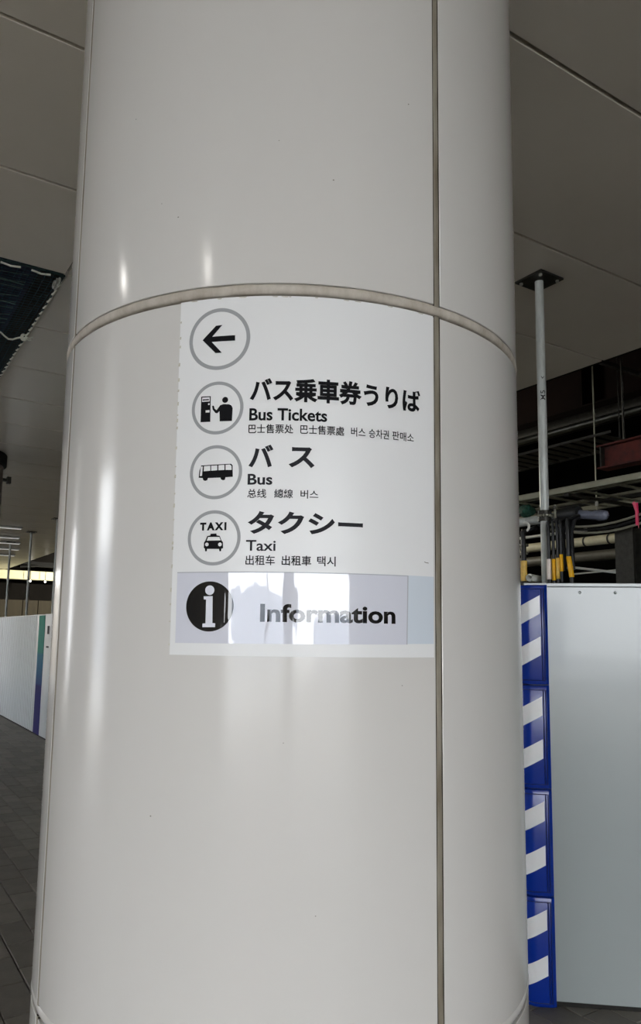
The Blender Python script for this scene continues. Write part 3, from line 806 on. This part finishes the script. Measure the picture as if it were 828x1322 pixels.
# short white pipe end facing out, white hook, green mesh bundle
wp = Thing('pipe_offcut', 'short white round pipe end peeping over the hoarding left of the near pole', 'pipe', (2.78, 2.476, 1.834))
mb = MB(); n = 22; vs = []
ax = Vector((.93, .3676, 0)); sd = Vector((-.3676, .93, 0)); c0 = Vector((2.78, 2.476, 1.834))
for r, q in ((.0105, .16), (.0185, .16), (.0185, .004), (.0165, 0), (.0125, 0), (.0105, .005)):
    vs += [c0 + ax * q + sd * (r * math.cos(2 * PI * k / n)) + Vector((0, 0, r * math.sin(2 * PI * k / n))) for k in range(n)]
mb.add(vs, [(i * n + k, i * n + (k + 1) % n, ((i + 1) % 6) * n + (k + 1) % n, ((i + 1) % 6) * n + k) for i in range(6) for k in range(n)])
wp.part(mb, 'pipe_shell', 'whitepipe', True)
wp.part(MB().box(2.79, 2.87, 2.47, 2.53, 1.795, 1.816), 'rest_block', 'board')
single(MB().tube([(2.80, 2.515 - .026 * math.sin(a), 2.085 + .022 * math.cos(a)) for a in [-.3 + 2.9 * i / 12 for i in range(13)]], .006, 8), 'cord_hook', 'whitepipe', (2.8, 2.5, 2.1), 'small white curved hook hanging under the pipe left of the pole', 'hook', smooth=True)
mb = MB(); vs = []; fs = []
for i in range(9):
    for k in range(16):
        th = PI * i / 8; ph = 2 * PI * k / 16; rad = .036 * (1 + .25 * math.sin(3 * ph + i) * math.sin(th))
        vs.append((2.90 + rad * math.sin(th) * math.cos(ph) * .8, 2.59 + 1.25 * rad * math.sin(th) * math.sin(ph), 2.185 + rad * .9 * math.cos(th)))
mb.add(vs, [(i * 16 + k, i * 16 + (k + 1) % 16, (i + 1) * 16 + (k + 1) % 16, (i + 1) * 16 + k) for i in range(8) for k in range(16)])
single(mb, 'mesh_bundle', 'greenbag', (2.9, 2.59, 2.15), 'crumpled green mesh bundle lying on the pipe beside the column', 'bundle', smooth=True)

# ------------------------------------------------------------------ dark building site beyond the ceiling edge
def wallbox(name, m, *b): return single(MB().box(*b), name, m, (b[0], b[2], 0), kind='structure')
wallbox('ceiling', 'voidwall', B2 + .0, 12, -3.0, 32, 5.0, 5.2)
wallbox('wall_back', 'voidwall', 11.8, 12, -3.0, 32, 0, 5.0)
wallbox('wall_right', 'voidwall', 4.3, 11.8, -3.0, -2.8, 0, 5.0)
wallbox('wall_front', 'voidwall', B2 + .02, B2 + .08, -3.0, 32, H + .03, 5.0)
# far end wall: boards below, black above, cream beam over it
fw = Thing('wall_far', None, None, (2.9, 24.2, 0), kind='structure')
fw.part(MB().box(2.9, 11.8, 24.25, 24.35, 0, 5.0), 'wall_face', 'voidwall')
bb = 2.9
while bb < 9:
    fw.part(MB().bbox(bb + .01, bb + .44, 24.17, 24.24, 0, 2.47, .004), 'board', 'board'); bb += .45
beam = single(MB().bbox(2.4, 11.5, 23.7, 24.0, 3.09, 3.335, .01).box(2.4, 11.5, 23.66, 24.04, 3.07, 3.09), 'ceiling_beam', 'cream', (2.4, 23.7, 3.09), 'cream painted beam crossing far behind the long hoarding poles', 'beam')
for i in range(4):
    o = single(MB().tube([(4.4 + .5 * j, 23.3 + .1 * i, 3.42 + .07 * i + .05 * math.sin(j * 1.1 + i)) for j in range(14)], .03, 6), 'sagging_cable', 'blackcable', (4, 23.3, 3.4), ('lowest', 'second lowest', 'second highest', 'highest')[i] + ' of the black cables strung before the far cream beam', 'cable', 'black cables at the far cream beam', smooth=True)
for i, b in enumerate((4.72, 5.15, 5.95)):
    d = Thing('site_bulb', 'bare lit bulb under the far cream beam, ' + ('left', 'middle', 'right')[i] + ' of three', 'bulb', (b, 23.4, 3.0), 'bare bulbs under the far cream beam')
    mb = MB(); mb.tube([(b, 23.4, 3.035), (b, 23.4, 3.03), (b, 23.4, 3.0), (b, 23.4, 2.985)], .03, 10, rr=[.01, .022, .026, .008])
    d.part(mb, 'bulb_glass', 'bulbglow', True)
    d.part(MB().tube([(b, 23.4, 3.35), (b, 23.4, 3.035)], .008, 6), 'bulb_cable', 'blackcable', True)
# lamp with no visible source, added to brighten parts of the site
def added_lamp(b, t, z, energy, label, tgt, size=.35):
    d = Thing('fill_light', label, 'lamp', (b, t, z))
    d.part(MB().bbox(b - .2, b + .2, t - .06, t + .02, z - .10, z + .10, .01), 'lamp_housing', 'darksteel')
    d.part(MB().tube([(b, t - .02, z + .1), (b, t - .02, 5.0)], .012, 8), 'hanger', 'darksteel')
    energy *= GS * GS
    ld = bpy.data.lights.new('lamp_light', 'AREA'); ld.shape = 'RECTANGLE'; ld.size = size; ld.size_y = .18; ld.energy = energy; ld.color = (1, .95, .80)
    lo = bpy.data.objects.new('lamp_light', ld); COL.objects.link(lo); lo.parent = d.e
    dirv = mp(tgt) - mp((b, t, z)); dirv.normalize()
    lo.location = dirv * .13; lo.rotation_euler = dirv.to_track_quat('-Z', 'Y').to_euler()
added_lamp(6.5, 19.5, 3.7, 420, 'unseen lamp added in the site to brighten the far cream beam', (6.0, 24, 3.1))

# cable rack: two rails with rungs
rk = Thing('cable_rack', 'pale steel ladder rack hung level across the dark site void', 'rack', (4.35, 2, 2.61))
for b, h in ((4.35, .046), (5.13, .040)):
    rk.part(MB().box(b - .008, b + .008, 1.2, 12.5, 2.61 - h / 2, 2.61 + h / 2).box(b - .008, b + .02, 1.2, 12.5, 2.61 + h / 2 - .004, 2.61 + h / 2).box(b - .008, b + .02, 1.2, 12.5, 2.61 - h / 2, 2.61 - h / 2 + .004), 'rail', 'rack')
for i in range(38):
    t = 1.35 + .30 * i
    rk.part(MB().box(4.358, 5.122, t - .012, t + .012, 2.594, 2.606), 'rung', 'rack')
for i, (db, r, mm) in enumerate(((.18, .014, 'cable'), (.24, .018, 'blackcable'), (.5, .012, 'cable'), (.62, .015, 'blackcable'))):
    single(MB().tube([(4.35 + db + .03 * math.sin(j * .9 + i), 1.2 + .5 * j, 2.606 + r) for j in range(23)], r, 8), 'rack_cable', mm, (4.35 + db, 1.2, 2.62), ('grey cable on the ladder rack nearest its front rail', 'thick black cable on the ladder rack beside the front grey one', 'grey cable on the ladder rack just behind its middle', 'black cable on the ladder rack nearest its rear rail')[i], 'cable', 'cables lying on the ladder rack', smooth=True)
for (b, t) in ((4.7, 3.52), (4.7, 5.9), (4.7, 1.7)):
    lab = 'thin steel rod holding the ladder rack, ' + ('beside the red beam end' if t == 3.52 else 'nearest the round column' if t > 5 else 'at the right end of the rack')
    d = Thing('hanger_rod', lab, 'rod', (b, t, 2.5), 'rods hanging the ladder rack')
    d.part(MB().tube([(b, t, 2.47), (b, t, 5.0)], .0055, 8), 'rod', 'rack', True)
    d.part(MB().tube([(b, t, 2.53), (b, t, 2.56)], .013, 6), 'nut', 'bolt')
    d.part(MB().box(4.36, 5.12, t - .02, t + .02, 2.566, 2.586), 'cross_bar', 'darksteel')
# pipes along the arcade
single(MB().tube([(5.2, .5, 3.35), (5.2, 14, 3.35)], .030, 16), 'conduit_pipe', 'darkpipe', (5.2, .5, 3.35), 'upper bright steel pipe high in the dark void', 'pipe', smooth=True)
single(MB().tube([(5.35, .5, 3.43), (5.35, 14, 3.43)], .075, 18), 'drain_pipe', 'darksteel', (5.35, .5, 3.43), 'thick dark pipe just behind the upper bright pipe', 'pipe', smooth=True)
tr = Thing('cable_tray', 'perforated dark metal cable tray under the upper pipe', 'tray', (4.9, 3.4, 3.05))
tm = MB()
for i in range(16): tm.box(4.66, 5.12, 3.42 + .11 * i, 3.49 + .11 * i, 3.05, 3.056)
tr.part(tm, 'slotted_base', 'darksteel'); 
for b in (4.66, 5.12): tr.part(MB().box(b - .003, b + .003, 3.35, 5.2, 3.045, 3.065), 'side_rail', 'darksteel')
tr.part(MB().tube([(4.66, 4.3, 3.10), (4.66, 4.3, 5.0)], .006, 6), 'tray_rod', 'darksteel', True)
tr.part(MB().tube([(5.12, 3.6, 3.10), (5.12, 3.6, 5.0)], .006, 6), 'tray_rod', 'darksteel', True)
# red steel beam
rb = Thing('steel_beam', 'rust red primed steel beam above the ladder rack', 'beam', (4.6, 3.4, 2.76))
rb.part(MB().box(4.594, 4.606, .6, 3.39, 2.775, 2.925), 'web', 'redbeam')
rb.part(MB().box(4.54, 4.66, .6, 3.39, 2.925, 2.937), 'flange', 'redbeam'); rb.part(MB().box(4.54, 4.66, .6, 3.39, 2.763, 2.775), 'flange', 'redbeam')
rb.part(MB().box(4.55, 4.65, 3.36, 3.37, 2.775, 2.925), 'end_plate', 'darksteel')
rb.part(MB().tube([(4.6, 3.2, 2.937), (4.6, 3.2, 5.0)], .008, 8), 'beam_hanger', 'darksteel', True); rb.part(MB().tube([(4.6, 1.0, 2.937), (4.6, 1.0, 5.0)], .008, 8), 'beam_hanger', 'darksteel', True)
# red framing higher up, its colour darkened for the void's shade
for i, (b, t0, t1, z) in enumerate(((6.2, .5, 12, 3.86),)):
    fb = Thing('steel_beam', 'large shade-darkened red roof beam high behind the pipes', 'beam', (b, t0, z))
    fb.part(MB().box(b - .01, b + .01, t0, t1, z, z + .5), 'web', 'darkred'); fb.part(MB().box(b - .1, b + .1, t0, t1, z - .015, z), 'flange', 'darkred')
    for q in range(6): fb.part(MB().box(b - .1, b - .01, t0 + 1 + q * 1.6, t0 + 1.02 + q * 1.6, z, z + .5), 'stiffener', 'darkred')
single(MB().box(4.3, 6.0, 3.30, 3.33, 3.53, 3.56), 'metal_runner', 'darksteel', (4.3, 3.3, 3.53), 'thin dark metal runner crossing the void just past the ceiling edge', 'rail')
# cream duct and grey duct under it
cd = Thing('lagged_pipe', 'cream lagged pipe with dark straps seen over the right hoarding', 'pipe', (6, 4, 2.47))
cd.part(MB().tube([(6, 1.5, 2.47), (6, 13, 2.47)], .045, 18), 'lagging', 'creampipe', True)
for t in (4.35, 4.62, 5.4, 6.2, 3.6): cd.part(MB().tube([(6, t, 2.47), (6, t + .02, 2.47)], .047, 18), 'strap_band', 'darksteel', True)
single(MB().tube([(6.05, 1.5, 2.33), (6.05, 13, 2.33)], .05, 16), 'drain_pipe', 'darkduct', (6.05, 1.5, 2.33), 'dull grey-brown pipe directly below the cream lagged pipe', 'pipe', smooth=True)
single(MB().tube([(5.5, 4.23, 2.498), (5.5, 8.5, 2.50)], .014, 10), 'conduit_pipe', 'whitepipe', (5.5, 4.2, 2.5), 'thin white conduit above the cream lagged pipe', 'pipe', smooth=True)
single(MB().tube([(5, 4.1, 2.12), (5, 3.97, 2.114), (5, 3.54, 2.043), (5, 2.9, 2.0)], .010, 8), 'cable', 'whitepipe', (5, 4, 2.1), 'thin pale cable slanting low above the right hoarding', 'cable', smooth=True)
single(MB().tube([(6, 4.8, 2.165), (6, 4.5, 2.17), (6, 4.0, 2.18)], .008, 8), 'cable', 'whitepipe', (6, 4.8, 2.16), 'short faint pale cable left of the dark steel post', 'cable', smooth=True)
for i in range(3):
    dz = -.018 * i
    single(MB().tube([(4.0 + .03 * i, 3.5 - .09 * j, 2.34 + dz - .095 * math.sin(PI * min(j / 12, 1)) + .002 * j) for j in range(15)], .008, 8), 'sagging_cable', 'cable' if i != 1 else 'blackcable', (4.0, 3.4, 2.3), ('upper grey', 'middle black', 'lower grey')[i] + ' cable sagging to the post with the pink tape', 'cable', smooth=True)
pt = MB().box(3.985, 3.995, 2.700, 2.716, 2.225, 2.36); pt.add([(3.983, 2.69, 2.30), (3.983, 2.735, 2.36), (3.990, 2.70, 2.34), (3.99, 2.72, 2.26)], [(0, 1, 2), (0, 2, 3)])
pt.add([(3.99, 2.716, 2.30), (3.99, 2.737, 2.365), (3.98, 2.712, 2.372), (3.98, 2.690, 2.22), (3.99, 2.70, 2.20)], [(0, 1, 2), (2, 3, 4, 0)])
single(pt, 'marker_tape', 'pink', (3.99, 2.71, 2.3), 'bright pink marker tape tied to the sagging cables', 'tape')
po = Thing('steel_post', 'dark steel post standing behind the right hoarding under the pink tape', 'post', (4.2, 2.91, 0))
po.part(MB().box(4.15, 4.25, 2.905, 2.915, .01, 2.25), 'web', 'darksteel'); po.part(MB().box(4.14, 4.15, 2.845, 2.975, .01, 2.25), 'flange', 'darksteel'); po.part(MB().box(4.25, 4.26, 2.845, 2.975, .01, 2.25), 'flange', 'darksteel')
po.part(MB().box(4.1, 4.3, 2.8, 3.02, 0, .01), 'base_plate', 'darksteel')
# dim lower clutter: frame behind the pole
fr = Thing('trestle', 'dim steel frame and pipes behind the near scaffold pole', 'frame', (5.6, 5.4, 2.3))
for z, r in ((2.52, .012), (2.44, .016), (2.36, .012)): fr.part(MB().tube([(5.6, 5.0, z), (5.6, 5.9, z)], r, 8), 'frame_pipe', 'cable', True)
fr.part(MB().tube([(5.6, 5.55, 2.30), (5.6, 5.55, 2.6)], .012, 8), 'frame_upright', 'cable', True)
fr.part(MB().tube([(5.6, 5.85, 0), (5.6, 5.85, 2.6)], .02, 8), 'frame_leg', 'darksteel', True); fr.part(MB().tube([(5.6, 5.05, 0), (5.6, 5.05, 2.6)], .02, 8), 'frame_leg', 'darksteel', True)
added_lamp(4.6, 8.2, 3.3, 80, 'unseen lamp added behind the round column to brighten the void pipes', (6.2, 4.2, 2.3))  # second added lamp, hidden by the column, lifts the pipes

# ------------------------------------------------------------------ far left column with collar
fc = Thing('column', 'dim pinkish grey far column with a dark collar at the left edge', 'column', (.92, 8.22, 0))
n = 32
fc.part(MB().tube([(.92, 8.22, 0), (.92, 8.22, H)], .40, 40), 'shaft', 'darkcol', True)
fc.part(MB().tube([(.92, 8.22, H - .13), (.92, 8.22, H - .12), (.92, 8.22, H - .01), (.92, 8.22, H)], .43, 40, rr=[.41, .43, .43, .42]), 'collar', 'joint', True)
fc.part(MB().box(1.28, 1.40, 8.30, 8.34, H - .24, H - .21).box(1.38, 1.42, 8.29, 8.35, H - .26, H - .19), 'bracket', 'darksteel')

# ------------------------------------------------------------------ unseen surroundings, placed to block light and shape reflections (never in the frame)
def block(name, m, *b, kind='structure'): return single(MB().box(*b), name, m, (b[0], b[2], 0), kind=kind)
block('wall_end_blocker', 'facade', -6.3, 2.55, 29, 29.4, 0, 3.4)  # added out of view to cut light from the open far end
for (a, b_) in ((-2.9, 5.0), (6.8, 12.3), (14.2, 29)):
    block('wall_street_blocker', 'facade', -6.3, -5.8, a, b_, 0, 3.9)  # added light blocker, gaps sized for column highlights and hoarding brightness
block('wall_station', 'facade', 1.7, 6.5, -9.0, -6.4, 0, 4.4)
block('wall_station', 'facade', 4.3, 4.6, -6.4, -3.0, 0, 5.0)
for (b, t, r) in ((.98, -6.8, .75), (-4.57, -4.92, .07), (-3.40, -5.75, .32)):
    o = single(MB().tube([(b, t, 0), (b, t, H)], r, 40), 'trim_2', 'enamel', (b, t, 0), kind='structure', smooth=True)
block('wall_outer', 'palefacade', -30, -18, -34, -20, -.1, 3.5)
block('wall_outer', 'palefacade', -12, 4, -44, -36, -.1, 2.4)
block('wall_outer', 'palefacade', -34, -26, -10, 30, -.1, 5.0)
